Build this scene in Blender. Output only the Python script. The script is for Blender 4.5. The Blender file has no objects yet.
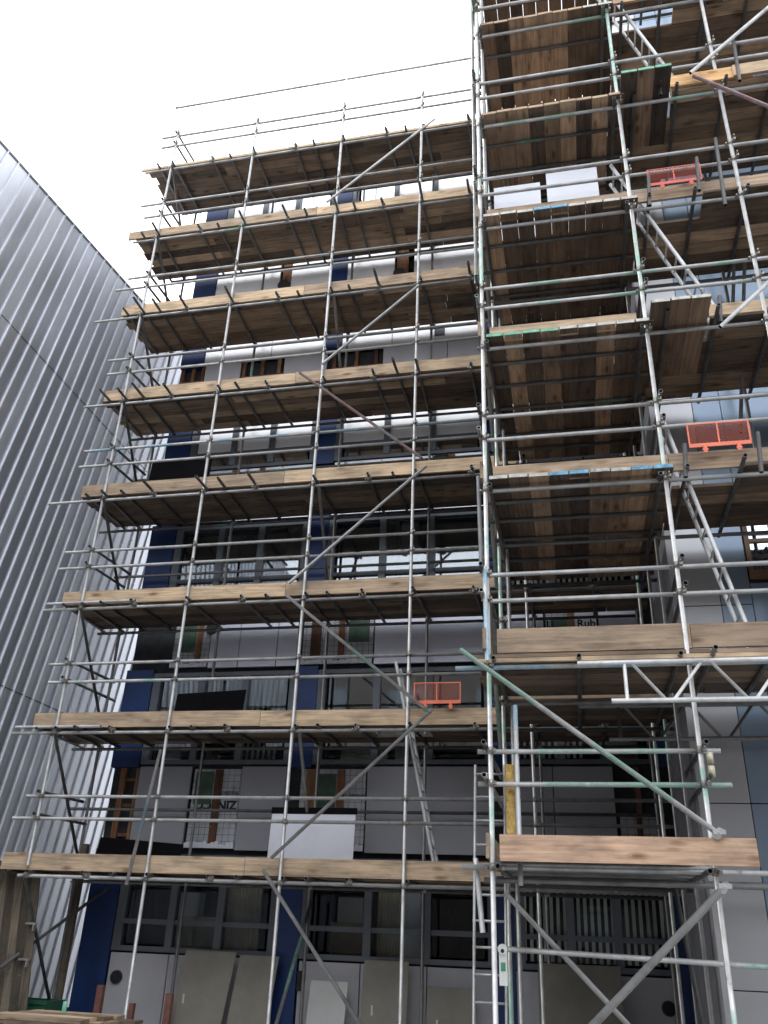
import bpy, math, random
from mathutils import Vector, Matrix, Quaternion
random.seed(11)
C = bpy.context.scene.collection
scene = bpy.context.scene

# ---------------------------------------------------------------- materials
def new_mat(name):
    m = bpy.data.materials.new(name); m.use_nodes = True
    nt = m.node_tree; b = nt.nodes['Principled BSDF']
    return m, nt, b
def N(nt, typ, **kw):
    n = nt.nodes.new(typ)
    for k, v in kw.items():
        if k in n.inputs.keys(): n.inputs[k].default_value = v
        else: setattr(n, k, v)
    return n
def lk(nt, a, b): nt.links.new(a, b)
def ramp(nt, fac, stops):
    r = nt.nodes.new('ShaderNodeValToRGB'); e = r.color_ramp.elements
    while len(e) < len(stops): e.new(0.5)
    for i, (p, c) in enumerate(stops):
        e[i].position = p; e[i].color = (*c, 1)
    lk(nt, fac, r.inputs[0]); return r.outputs[0]
def mixc(nt, fac, a, b, mode='MIX'):
    m = nt.nodes.new('ShaderNodeMix'); m.data_type = 'RGBA'; m.blend_type = mode
    for s, v in ((0, fac), (6, a), (7, b)):
        if hasattr(v, 'is_linked') or hasattr(v, 'links'): lk(nt, v, m.inputs[s])
        elif isinstance(v, tuple): m.inputs[s].default_value = (*v, 1)
        else: m.inputs[s].default_value = v
    return m.outputs[2]
def mapping(nt, scale):
    tc = nt.nodes.new('ShaderNodeTexCoord'); mp = nt.nodes.new('ShaderNodeMapping')
    mp.inputs['Scale'].default_value = scale; lk(nt, tc.outputs['Object'], mp.inputs['Vector'])
    return mp.outputs[0]
def noise(nt, vec, scale, detail=4, rough=.55, w=None):
    n = nt.nodes.new('ShaderNodeTexNoise'); n.inputs['Scale'].default_value = scale
    n.inputs['Detail'].default_value = detail; n.inputs['Roughness'].default_value = rough
    if w is not None:
        n.noise_dimensions = '4D'; lk(nt, w, n.inputs['W'])
    lk(nt, vec, n.inputs['Vector']); return n.outputs['Fac']
def bump(nt, b, h, strength=.3, dist=.01):
    bp = nt.nodes.new('ShaderNodeBump'); bp.inputs['Strength'].default_value = strength
    bp.inputs['Distance'].default_value = dist; lk(nt, h, bp.inputs['Height']); lk(nt, bp.outputs[0], b.inputs['Normal'])

def plain(name, col, rough=.6, metal=0, var=.25, scale=3, bumpy=0):
    m, nt, b = new_mat(name)
    v = mapping(nt, (1, 1, 1)); f = noise(nt, v, scale, 6, .6)
    lo = tuple(c*(1-var) for c in col); hi = tuple(min(1, c*(1+var)) for c in col)
    lk(nt, ramp(nt, f, [(.3, lo), (.7, hi)]), b.inputs['Base Color'])
    b.inputs['Roughness'].default_value = rough; b.inputs['Metallic'].default_value = metal
    if bumpy: bump(nt, b, noise(nt, v, scale*12, 4), bumpy)
    return m

def wood(name, along, dark, mid, light, knots=True, rough=.85):
    m, nt, b = new_mat(name)
    at = nt.nodes.new('ShaderNodeAttribute'); at.attribute_name = 'tone'
    w = N(nt, 'ShaderNodeMath', operation='MULTIPLY'); lk(nt, at.outputs['Fac'], w.inputs[0]); w.inputs[1].default_value = 57.
    sc = {'x': (.7, 14, 14), 'y': (14, .7, 14), 'z': (14, 14, .7)}[along]
    v = mapping(nt, sc); g = noise(nt, v, 2.2, 7, .65, w.outputs[0])
    sc2 = {'x': (.8, 3, 3), 'y': (3, .8, 3), 'z': (3, 3, .8)}[along]
    v2 = mapping(nt, sc2); st = noise(nt, v2, 1.6, 5, .6, w.outputs[0])
    base = ramp(nt, at.outputs['Fac'], [(0, dark), (.45, mid), (1, light)])
    blot = noise(nt, mapping(nt, (1.3, 1.3, 3)), 1.7, 6, .62, w.outputs[0])
    base = mixc(nt, .6, base, ramp(nt, blot, [(.32, (.55, .53, .52)), (.48, (.95, .95, .95)), (.7, (1.25, 1.2, 1.1))]), 'MULTIPLY')
    c1 = mixc(nt, .75, base, ramp(nt, g, [(.3, (.42, .42, .42)), (.52, (1, 1, 1)), (.75, (1.5, 1.45, 1.4))]), 'MULTIPLY')
    c2 = mixc(nt, .6, c1, ramp(nt, st, [(.33, (.42, .42, .45)), (.5, (1, 1, 1)), (.8, (1.25, 1.2, 1.15))]), 'MULTIPLY')
    if knots:
        kv = mapping(nt, {'x': (3, 9, 9), 'y': (9, 3, 9), 'z': (9, 9, 3)}[along])
        vo = nt.nodes.new('ShaderNodeTexVoronoi'); vo.inputs['Scale'].default_value = 1.0
        va = nt.nodes.new('ShaderNodeVectorMath'); va.operation = 'ADD'; cx = nt.nodes.new('ShaderNodeCombineXYZ')
        for q in range(3): lk(nt, w.outputs[0], cx.inputs[q])
        lk(nt, kv, va.inputs[0]); lk(nt, cx.outputs[0], va.inputs[1]); lk(nt, va.outputs[0], vo.inputs['Vector'])
        sc_ = nt.nodes.new('ShaderNodeSeparateColor'); lk(nt, vo.outputs['Color'], sc_.inputs[0])
        few = N(nt, 'ShaderNodeMath', operation='GREATER_THAN'); lk(nt, sc_.outputs[0], few.inputs[0]); few.inputs[1].default_value = .74
        kn = mixc(nt, few.outputs[0], (1., 1., 1.), ramp(nt, vo.outputs['Distance'], [(.08, (.28, .22, .18)), (.2, (.6, .53, .47)), (.36, (1, 1, 1))]))
        c2 = mixc(nt, .8, c2, kn, 'MULTIPLY')
    sp = noise(nt, mapping(nt, (1, 1, 1)), 26, 3, .5, w.outputs[0])
    c2 = mixc(nt, ramp(nt, sp, [(.70, (0, 0, 0)), (.74, (.7, .7, .7))]), c2, (.42, .41, .39))
    lk(nt, c2, b.inputs['Base Color']); b.inputs['Roughness'].default_value = rough
    b.inputs['Specular IOR Level'].default_value = .25
    bump(nt, b, g, .35, .006)
    return m

def steel(name, green, lum=.48, metal=.55, paint=(.17, .40, .30)):
    m, nt, b = new_mat(name)
    v = mapping(nt, (1, 1, 1))
    a = noise(nt, v, 5, 5, .6)
    base = ramp(nt, a, [(.3, (lum*.68, lum*.68, lum*.67)), (.5, (lum*.95, lum*.96, lum*.95)), (.75, (lum*1.2, lum*1.21, lum*1.21))])
    rust = noise(nt, v, 4.3, 8, .7)
    base = mixc(nt, ramp(nt, rust, [(.62, (0, 0, 0)), (.72, (.8, .8, .8))]), base, (.16, .11, .08))
    p = noise(nt, v, .9, 3, .5); hole = noise(nt, v, 14, 5, .7)
    pm = ramp(nt, p, [(green, (0, 0, 0)), (green+.03, (1, 1, 1))])
    pm2 = mixc(nt, 1.0, pm, ramp(nt, hole, [(.36, (.15, .15, .15)), (.56, (.75, .75, .75))]), 'MULTIPLY')
    c = mixc(nt, pm2, base, paint)
    lk(nt, c, b.inputs['Base Color'])
    inv = N(nt, 'ShaderNodeMath', operation='MULTIPLY_ADD'); lk(nt, pm2, inv.inputs[0]); inv.inputs[1].default_value = -metal; inv.inputs[2].default_value = metal
    lk(nt, inv.outputs[0], b.inputs['Metallic'])
    lk(nt, ramp(nt, a, [(.3, (.6, .6, .6)), (.7, (.38, .38, .38))]), b.inputs['Roughness'])
    bump(nt, b, hole, .12, .003)
    return m

M = {}
M['galv'] = steel('galvanised_steel', .70, lum=.47)
M['galvk'] = steel('dark_steel', .8, lum=.07, metal=.15)
M['galvg'] = steel('steel_green_flaked', .53, lum=.55)
M['galvb'] = steel('steel_blue_flaked', .5, lum=.55, paint=(.16, .38, .5))
M['galvr'] = steel('steel_pink_flaked', .42, paint=(.42, .2, .22))
M['galvd'] = steel('weathered_steel', .66, lum=.19, metal=.35)  # darker copy of the galvanised tubes, underside shade put into its colour
M['alu'] = steel('aluminium_tube', .9, lum=.68, metal=.5)
M['hole'] = plain('tube_bore', (.02, .02, .02), .9, 0, .1)
M['clamp'] = plain('forged_clamp', (.32, .31, .28), .5, .6, .5, 20)
M['brass'] = plain('pale_sleeve', (.55, .52, .38), .55, .3, .35, 12)
M['deckx'] = wood('board_x', 'x', (.078, .066, .058), (.24, .18, .13), (.60, .45, .31))
M['decky'] = wood('board_y', 'y', (.06, .052, .048), (.24, .17, .12), (.60, .42, .28))
M['toe'] = wood('toe_board_wood', 'x', (.30, .23, .17), (.46, .35, .245), (.66, .50, .33))
M['toeo'] = wood('toe_board_orange', 'x', (.52, .36, .26), (.58, .40, .28), (.74, .46, .22))
M['toey'] = wood('toe_board_side', 'y', (.25, .2, .15), (.33, .26, .19), (.45, .34, .22))
M['post'] = wood('timber_post', 'z', (.12, .06, .04), (.2, .1, .06), (.34, .19, .1))
M['hoard'] = wood('hoarding_wood', 'z', (.075, .065, .05), (.12, .10, .075), (.19, .165, .125), knots=False)
M['band'] = plain('board_end_band', (.36, .35, .32), .45, .5, .4, 15)
M['bandb'] = plain('blue_end_paint', (.13, .35, .52), .5, 0, .5, 14)
M['bandg'] = plain('green_end_paint', (.16, .42, .28), .5, 0, .5, 14)
M['frame'] = plain('window_frame_grey', (.13, .145, .165), .45, .2, .15, 4)
M['blue'] = plain('blue_column_paint', (.012, .038, .14), .42, .1, .35, 1.6)
M['membrane'] = plain('dark_membrane', (.03, .032, .035), .8, 0, .4, 5, .3)
M['green'] = plain('green_sheathing', (.07, .12, .085), .75, 0, .4, 5)
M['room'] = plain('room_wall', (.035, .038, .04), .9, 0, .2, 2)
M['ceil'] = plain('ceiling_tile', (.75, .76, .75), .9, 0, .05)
M['blind'] = plain('blind_slat', (.8, .78, .72), .7, 0, .2, 2)
M['curtain'] = plain('beige_curtain', (.38, .33, .24), .85, 0, .2, 5)
M['whitefilm'] = plain('white_film', (.95, .96, .97), .3, .3, .05, 2)  # upper-floor sheeting, and the white painted as sky reflection on panes
M['skirt'] = plain('skirt_panel', (.46, .46, .48), .5, 0, .12, 1.5)
M['cement'] = plain('cement_board', (.21, .20, .165), .75, 0, .22, 1.5, .15)
M['cemwhite'] = plain('pale_board', (.5, .5, .48), .6, 0, .1, 2)
M['whiteboard'] = plain('white_sheet', (.72, .74, .8), .5, 0, .06, 2)
M['blacksheet'] = plain('black_sheet', (.006, .006, .007), .8, 0, .3, 3)
M['blacksheet'].node_tree.nodes['Principled BSDF'].inputs['Specular IOR Level'].default_value = .08
M['wgrey'] = plain('wing_panel_grey', (.46, .47, .49), .3, .45, .06, .8)
M['wblue'] = plain('wing_panel_blue', (.24, .31, .40), .28, .45, .08, .8)
M['wframe'] = plain('brown_window_frame', (.16, .095, .055), .5, .1, .3, 4)
M['orange'] = plain('orange_plastic', (.80, .19, .10), .45, 0, .15, 6)
M['redorange'] = plain('faded_red_plastic', (.55, .10, .06), .5, 0, .2, 6)
M['concrete'] = plain('site_concrete', (.37, .36, .345), .9, 0, .3, .6, .4)
M['asphalt'] = plain('street_asphalt', (.09, .09, .09), .9, 0, .3, .8, .4)
M['opp'] = plain('opposite_brick', (.10, .085, .075), .85, 0, .25, 1.5)
M['ink'] = plain('black_print', (.02, .02, .02), .7, 0, .1)
M['tagw'] = plain('tag_white', (.75, .78, .75), .4, 0, .05)
M['tagg'] = plain('tag_green', (.08, .3, .18), .5, 0, .1)
M['greenbox'] = plain('green_crate_plastic', (.02, .10, .06), .5, 0, .2)
M['copper'] = plain('red_brown_timber', (.2, .09, .07), .8, 0, .3, 8)
M['foam'] = plain('ochre_foam_sleeve', (.5, .33, .1), .9, 0, .5, 18, .5)

def spandrel_mat():
    m, nt, b = new_mat('spandrel_metal')
    v = mapping(nt, (1, 1, 1)); f = noise(nt, v, .9, 3)
    lk(nt, ramp(nt, f, [(.3, (.50, .51, .55)), (.7, (.56, .57, .61))]), b.inputs['Base Color'])
    b.inputs['Metallic'].default_value = .7; b.inputs['Roughness'].default_value = .22
    return m
M['spandrel'] = spandrel_mat()
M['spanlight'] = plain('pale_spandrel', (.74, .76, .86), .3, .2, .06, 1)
M['spandark'] = plain('mid_grey_spandrel', (.33, .335, .36), .35, .1, .06, 1)

def clad_mat():
    m, nt, b = new_mat('standing_seam_metal')
    v = mapping(nt, (1, 1, 1)); f = noise(nt, v, .5, 3); g = noise(nt, mapping(nt, (3, 3, .4)), 6, 5)
    c = ramp(nt, f, [(.3, (.49, .515, .56)), (.7, (.57, .595, .64))])
    c = mixc(nt, .35, c, ramp(nt, g, [(.3, (.8, .8, .8)), (.7, (1.1, 1.1, 1.1))]), 'MULTIPLY')
    tc = nt.nodes.new('ShaderNodeTexCoord'); sx = nt.nodes.new('ShaderNodeSeparateXYZ'); lk(nt, tc.outputs['Object'], sx.inputs[0])
    def mth(op, a, bb):
        q = N(nt, 'ShaderNodeMath', operation=op)
        for i_, v_ in ((0, a), (1, bb)):
            if isinstance(v_, (int, float)): q.inputs[i_].default_value = v_
            else: lk(nt, v_, q.inputs[i_])
        return q.outputs[0]
    # each sheet between two seams has a slightly different tone and polish
    sheet = mth('FLOOR', mth('DIVIDE', mth('ADD', mth('MULTIPLY', sx.outputs['Z'], -.185), mth('ADD', sx.outputs['Y'], 19.0)), .292), 0)
    wn = nt.nodes.new('ShaderNodeTexWhiteNoise'); wn.noise_dimensions = '1D'; lk(nt, sheet, wn.inputs['W'])
    c = mixc(nt, 1., c, ramp(nt, wn.outputs['Value'], [(0, (.86, .86, .87)), (1, (1.1, 1.1, 1.1))]), 'MULTIPLY')
    lk(nt, c, b.inputs['Base Color'])
    rr = mth('MULTIPLY', wn.outputs['Value'], .12); lk(nt, mth('ADD', rr, .34), b.inputs['Roughness'])
    bump(nt, b, noise(nt, mapping(nt, (1, 1, .35)), 2.2, 3), .1, .02)
    b.inputs['Metallic'].default_value = .85
    return m
M['clad'] = clad_mat()
M['rib'] = plain('seam_rib_metal', (.62, .63, .67), .4, .55, .08, 2)

def foil_mat():
    m, nt, b = new_mat('foil_insulation')
    v = mapping(nt, (1, 1, 1))
    br = nt.nodes.new('ShaderNodeTexBrick'); br.offset = 0
    br.inputs['Color1'].default_value = (.5, .51, .54, 1); br.inputs['Color2'].default_value = (.46, .48, .51, 1)
    br.inputs['Mortar'].default_value = (.13, .13, .15, 1); br.inputs['Scale'].default_value = 1
    br.inputs['Brick Width'].default_value = .1; br.inputs['Row Height'].default_value = .1; br.inputs['Mortar Size'].default_value = .004
    mp = nt.nodes.new('ShaderNodeMapping'); mp.inputs['Rotation'].default_value = (math.radians(90), 0, 0)
    lk(nt, v, mp.inputs[0]); lk(nt, mp.outputs[0], br.inputs['Vector'])
    st = noise(nt, v, 4, 6, .7)
    lk(nt, mixc(nt, .6, br.outputs['Color'], ramp(nt, st, [(.35, (.55, .5, .45)), (.55, (1, 1, 1))]), 'MULTIPLY'), b.inputs['Base Color'])
    b.inputs['Roughness'].default_value = .4; b.inputs['Metallic'].default_value = .25
    bump(nt, b, noise(nt, v, 18, 4), .3, .01)
    return m
M['foil'] = foil_mat()

def glass_mat(name, tint, refl):
    m, nt, b = new_mat(name)
    nt.nodes.remove(b)
    out = nt.nodes['Material Output']
    tr = nt.nodes.new('ShaderNodeBsdfTransparent'); tr.inputs[0].default_value = (*tint, 1)
    gl = nt.nodes.new('ShaderNodeBsdfGlossy'); gl.inputs['Roughness'].default_value = .03; gl.inputs[0].default_value = (.9, .95, 1, 1)
    fr = nt.nodes.new('ShaderNodeFresnel'); fr.inputs[0].default_value = 1.6
    ad = N(nt, 'ShaderNodeMath', operation='ADD'); lk(nt, fr.outputs[0], ad.inputs[0]); ad.inputs[1].default_value = refl
    mx = nt.nodes.new('ShaderNodeMixShader'); lk(nt, ad.outputs[0], mx.inputs[0]); lk(nt, tr.outputs[0], mx.inputs[1]); lk(nt, gl.outputs[0], mx.inputs[2])
    v = mapping(nt, (1, 1, 1)); nz = noise(nt, v, .7, 2)
    bp = nt.nodes.new('ShaderNodeBump'); bp.inputs['Strength'].default_value = .12; bp.inputs['Distance'].default_value = .02
    lk(nt, nz, bp.inputs['Height']); lk(nt, bp.outputs[0], gl.inputs['Normal'])
    lk(nt, mx.outputs[0], out.inputs[0]); return m
M['glass'] = glass_mat('dark_glass', (.72, .77, .77), .14)
M['glassclear'] = glass_mat('clear_glass', (.88, .9, .9), -.03)
M['glassbright'] = glass_mat('solar_glass', (.8, .9, .93), .68)

# ---------------------------------------------------------------- mesh builder
class MB:
    def __init__(s): s.v = []; s.f = []; s.m = []; s.sm = []; s.t = []; s.mats = []
    def mi(s, mat):
        if mat not in s.mats: s.mats.append(mat)
        return s.mats.index(mat)
    def face(s, idx, mat, smooth=False, tone=.5):
        s.f.append(idx); s.m.append(s.mi(mat)); s.sm.append(smooth); s.t.append(tone)
    def box(s, lo, hi, mat, tone=.5, M4=None):
        n = len(s.v)
        for x in (lo[0], hi[0]):
            for y in (lo[1], hi[1]):
                for z in (lo[2], hi[2]):
                    p = Vector((x, y, z)); s.v.append(M4 @ p if M4 else p)
        for q in ((0, 1, 3, 2), (4, 6, 7, 5), (0, 4, 5, 1), (2, 3, 7, 6), (0, 2, 6, 4), (1, 5, 7, 3)):
            s.face([n+i for i in q], mat, False, tone)
        return s
    def tube(s, a, b, mat, r=.0248, seg=10, hollow=True):
        a = Vector(a); b = Vector(b); d = (b-a).normalized()
        u = d.orthogonal().normalized(); w = d.cross(u)
        def ring(c, rr):
            n = len(s.v)
            for i in range(seg):
                t = 2*math.pi*i/seg; s.v.append(c+(u*math.cos(t)+w*math.sin(t))*rr)
            return n
        def band(p, q, mt, sm=True):
            for i in range(seg):
                j = (i+1) % seg; s.face([p+i, p+j, q+j, q+i], mt, sm)
        A = ring(a, r); B = ring(b, r); band(A, B, mat)
        if hollow and r > .015:
            for c, R0, dd in ((a, A, d), (b, B, -d)):
                i1 = ring(c, r*.82); i2 = ring(c+dd*.05, r*.82)
                band(R0, i1, mat, False); band(i1, i2, 'hole')
                s.face([i2+i for i in range(seg)], 'hole')
        else:
            s.face([A+i for i in range(seg)][::-1], mat); s.face([B+i for i in range(seg)], mat)
        return s
    def beam(s, a, b, w, h, mat, tone=.5, up=(0, 0, 1)):
        a = Vector(a); b = Vector(b); d = b-a; L = d.length; d.normalize()
        up = Vector(up); x = d.cross(up).normalized(); z = x.cross(d)
        M4 = Matrix(((x.x, d.x, z.x, a.x), (x.y, d.y, z.y, a.y), (x.z, d.z, z.z, a.z), (0, 0, 0, 1)))
        return s.box((-w/2, 0, -h/2), (w/2, L, h/2), mat, tone, M4)
    def poly(s, pts, mat, thick, axis):
        # extruded outline
        n = len(s.v); k = len(pts); ax = Vector(axis)*thick
        for p in pts: s.v.append(Vector(p))
        for p in pts: s.v.append(Vector(p)+ax)
        s.face([n+i for i in range(k)], mat); s.face([n+k+i for i in range(k)][::-1], mat)
        for i in range(k):
            j = (i+1) % k; s.face([n+i, n+k+i, n+k+j, n+j], mat)
        return s
    def data(s, name, off):
        me = bpy.data.meshes.new(name)
        me.from_pydata([tuple(p-off) for p in s.v], [], s.f)
        for mt in s.mats: me.materials.append(M[mt])
        me.polygons.foreach_set('material_index', s.m); me.polygons.foreach_set('use_smooth', s.sm)
        at = me.attributes.new('tone', 'FLOAT', 'FACE'); at.data.foreach_set('value', s.t)
        me.update(); return me
    def build(s, name, parent=None, label=None, kind=None, loc=None):
        off = Vector((0, 0, 0)); p = parent
        while p: off += p.location; p = p.parent
        loc = Vector(loc) if loc is not None else Vector((0, 0, 0))
        o = bpy.data.objects.new(name, s.data(name, off+loc)); C.objects.link(o)
        o.location = loc
        if parent: o.parent = parent
        if label: o['label'] = label
        if kind: o['kind'] = kind
        return o

def thing(name, label, cat, loc, group=None):
    o = bpy.data.objects.new(name, None); C.objects.link(o); o.location = loc
    o.empty_display_size = .3
    o['label'] = label; o['category'] = cat
    if group: o['group'] = group
    return o
def tag(o, label, cat, group=None):
    o['label'] = label; o['category'] = cat
    if group: o['group'] = group
    return o
def B(lo, hi, mat, tone=.5): return MB().box(lo, hi, mat, tone)

CAM = Vector((0, 0, 1.5))
def emit_parts(items, name, parent, cap=100):
    """items: (distance key, MB). The nearest `cap` are parts of their own, the rest one stuff part."""
    items.sort(key=lambda t: t[0])
    for _, mb in items[:cap]: mb.build(name, parent)
    if len(items) > cap:
        r = MB()
        for _, mb in items[cap:]:
            n = len(r.v); r.v += mb.v
            for f, m_, sm, t in zip(mb.f, mb.m, mb.sm, mb.t): r.face([n+i for i in f], mb.mats[m_], sm, t)
        r.build(name + 's_far', parent, kind='stuff')
def dist(*p): return min((Vector(q)-CAM).length for q in p)

ZL = lambda k: 2.07 + 2*k       # height of the ledger of lift k

def coupler(p, axis='x'):
    m = MB(); x, y, z = p; j = random.uniform(-.01, .01)
    m.tube((x, y, z-.035), (x, y, z+.035), 'clamp', r=.031, seg=8, hollow=False)
    if axis == 'x': m.tube((x-.03, y+.05, z+j), (x+.03, y+.05, z+j), 'clamp', r=.031, seg=8, hollow=False)
    else: m.tube((x+.05, y-.035, z+j), (x+.05, y+.035, z+j), 'clamp', r=.033, seg=8, hollow=False)
    m.box((x+.02, y-.075, z-.02), (x+.055, y-.02, z+.012), 'clamp')
    m.tube((x+.03, y-.12, z+.012), (x+.03, y-.04, z+.012), 'clamp', r=.009, seg=6, hollow=False)
    m.tube((x-.055, y-.02, z-.01), (x-.055, y+.03, z-.01), 'clamp', r=.01, seg=6, hollow=False)
    return (dist(p), m)

def planks(m, x0, x1, y0, y1, z, run, mat, w=.222, gap=.006, holes=(), tones=(.05, .8), band=None, jag=.03):
    """boards lying side by side, butted end to end, each with its own wear"""
    if run == 'x':
        y = y0
        while y + w <= y1 + .03:
            xs = [x0 + random.uniform(-jag, jag)]
            xs.append(xs[0] + random.choice((1.6, 2.4, 3.2, 3.9)))
            while xs[-1] < x1 - .3: xs.append(xs[-1] + random.choice((2.4, 3.9, 3.9)))
            xs[-1] = x1 + random.uniform(-jag, jag)
            for a, b in zip(xs, xs[1:]):
                segs = [(a+.004, b-.004)]
                for hx0, hx1, hy0, hy1 in holes:
                    if y + w/2 > hy0 and y + w/2 < hy1:
                        ns = []
                        for p, q in segs:
                            if q <= hx0 or p >= hx1: ns.append((p, q)); continue
                            if p < hx0: ns.append((p, hx0))
                            if q > hx1: ns.append((hx1, q))
                        segs = ns
                t = tones[0]+(tones[1]-tones[0])*random.choice((.05, .15, .3, .5, .7, 1.))*random.uniform(.8, 1.15); dz = random.uniform(0, .006)
                for p, q in segs:
                    if q - p > .1: m.box((p, y, z+dz), (q, y+w-gap, z+dz+.038), mat, t)
            y += w + .002
    else:
        x = x0
        while x + w <= x1 + .06:
            t = tones[0]+(tones[1]-tones[0])*random.choice((.0, .08, .3, .5, .8, 1.))*random.uniform(.8, 1.15); dz = random.uniform(0, .003); a = y0 + random.uniform(-jag, jag)
            mids = [a] + ([random.choice((y0+1.6, y0+2.1))] if y1 - y0 > 2.6 and random.random() < .4 else []) + [y1 + random.uniform(-jag, jag)]
            for p, q in zip(mids, mids[1:]):
                m.box((x, p+.003, z+dz), (x+w-random.choice((.0035, .004, .004, .009)), q-.003, z+dz+.038), mat, min(1, max(0, t+random.uniform(-.1, .1))))
            if band:
                bm_ = band[int((x-x0)/(x1-x0)*len(band)*.999)]
                m.box((x+.004, a-.001, z+dz-.0015), (x+w-gap-.008, a+.012, z+dz+.0395), bm_)
            x += w + .001

# ================================================================ LEFT SCAFFOLD
YF, YB = 11.74, 12.98
SX = [-7.67, -5.83, -3.90, -2.23, -.52, 1.05]
sc1 = thing('facade_scaffold', 'long eight-lift tube scaffold with timber decks along the recessed left facade', 'scaffold', (-7.67, YF, 0))
tops = [17.35, 17.2, 18.15, 17.2, 18.15, 17.2]
cp = []
for i, x in enumerate(SX):
    top = tops[i]
    mat = ('galv', 'galv', 'galv', 'galv', 'galv', 'galvg')[i]
    MB().tube((x, YF, 0 if i else 2.2), (x, YF, top), mat).build('standard', sc1)
    MB().tube((x+.05, YB, 0), (x+.05, YB, 17.2), 'galvd').build('standard', sc1)
    if i: MB().box((x-.075, YF-.075, 0.001), (x+.075, YF+.075, .008), 'clamp').build('base_plate', sc1)
# a second, doubled standard that stands beside the second bay, cut off high up
MB().tube((-5.82, YF-.14, 3.78), (-6.03, YF-.14, 1.98), 'galvb').build('standard', sc1)
ledL = [-7.82, -8.43, -8.37, -8.75, -8.48, -8.68, -8.22, -8.3]
guL = [(-8.10, -7.95), (-7.99, -8.05), (-8.26, -8.2), (-8.3, -8.27), (-8.15, -8.19), (-8.37, -8.15), (-8.09, -8.22), (-8.03, -8.07)]
trans = []
for k in range(8):
    z = ZL(k); jit = random.uniform(-.01, .01)
    mat = 'galvg' if k in (2, 3) else 'galv'
    MB().tube((ledL[k], YF+.05, z+jit), (1.22, YF+.05, z+jit), 'galv').build('ledger', sc1)
    MB().tube((ledL[k]+.3, YB+.05, z), (1.22, YB+.05, z), 'galvd').build('ledger', sc1)
    if k in (1, 2): MB().tube((ledL[k]+.1, YF-.04, z+.075), (-7.1+k*.2, YF-.04, z+.075), 'galv').build('ledger', sc1)
    g1, g2 = [(.77, 1.08), (.79, 1.08), (.73, 1.03), (.7, 1.02), (.69, 1.01), (.75, 1.02), (.66, 1.01), (.72, 1.03)][k]
    MB().tube((guL[k][0], YF+.05, z+g1), (1.2, YF+.05, z+g1), 'galvg' if k in (1,) else 'galv').build('guard_rail', sc1)
    MB().tube((guL[k][1], YF+.05, z+g2), (1.2, YF+.05, z+g2), 'galvb' if k == 3 else 'galv').build('guard_rail', sc1)
    # inner rail near the wall
    if k in (0, 2, 3, 4): MB().tube((-7.95, YB+.04, z+1.06), (1.2, YB+.04, z+1.06), 'galvd').build('guard_rail', sc1)
    # end rails at the open left end
    for zz, yy in ((z+g1+.06, YB+.25), (z+g2+.06, YB+.2)):
        MB().tube((-7.67-.05, YF-.04, zz), (-7.62, yy-random.uniform(0, .4), zz-.0), 'galvd').build('guard_rail', sc1)
    # transoms under the boards
    xs = [x+.06 for x in SX] + [x+.95 for x in SX[:-1]] + [-7.95] + [SX[i]+random.choice((.4, 1.35)) for i in range(3)]
    for x in xs:
        e = random.choice((.06, .1, .14, .3, .4)) if 3 <= k <= 6 else random.choice((.03, .06, .1))
        a = (x, YF-.05-e, z+.05); b = (x+random.uniform(-.05, .05), YB+.12, z+.05)
        trans.append((dist(a, b), MB().tube(a, b, 'galvd', seg=8)))
    for i, x in enumerate(SX[:5]):
        for zz in (z, z+g1, z+g2): cp.append(coupler((x, YF, zz)))
        cp.append(coupler((x+.05, YB, z)))
        cp.append(coupler((x+.95, YF-.02, z+.02)))
    # deck
    d = MB(); x0 = (-8.02 if k else -8.3) - (0 if k < 3 else (.1 if k < 6 else .2))
    holes = [(-2.85, -2.0, YF+.2, YF+.95)] if k == 1 else []
    planks(d, x0, 1.22, YF+.08, YB+.1, z+.078, 'x', 'deckx', w=.2, holes=holes, tones=((.1, .9) if k > 3 else (.05, .6)), jag=.06)
    d.build('deck', sc1)
    # toe boards, end to end with joints where they butt
    zt = z+.075
    sh = 0 if k < 3 else (.1 if k < 6 else .2)
    xj = [[-8.12, -4.43, -.95], [-8.1, -4.42, -.7], [-8.06, -4.22, -.9], [-8.04, -4.42, -.6], [-8.0, -4.4, -.7], [-8.03, -4.40, -.7], [-8.15, -4.3, -.8], [-8.2, -4.3, -.8]][k]
    xj[0] -= sh
    for n_, (a, b) in enumerate(zip(xj, xj[1:])):
        if k == 7: h = .06
        elif k == 6: h = .2
        else: h = .225
        dz = random.uniform(-.008, .012)
        MB().box((a+.003, YF+.035, zt+dz), (b-.003, YF+.072, zt+h+dz), 'toe', random.choice((.35, .55, .75, .9)) if k else .6).build('toe_board', sc1)
# high rail against the sky and the short doubled uprights at the top
MB().tube((-7.9, YF+.05, 18.05), (-.6, YF+.05, 18.08), 'galv').build('guard_rail', sc1)
emit_parts(trans, 'transom', sc1)
emit_parts(cp, 'coupler', sc1)
# diagonal braces on the face
for a, b, mt in [((-4.05, 14.26), (-1.94, 16.15), 'galv'), ((-3.87, 10.37), (-2.18, 11.9), 'galv'), ((-4.26, 10.23), (-2.07, 8.33), 'galvr'),
                 ((-4.11, 6.28), (-2.0, 8.18), 'galv'), ((-4.14, 6.09), (-1.89, 4.26), 'galvg'), ((-1.86, 4.31), (-4.0, 2.36), 'galv'), ((-4.10, 2.21), (-2.3, .05), 'galv')]:
    MB().tube((a[0], YF-.14, a[1]), (b[0], YF-.14, b[1]), mt).build('brace', sc1)
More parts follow.
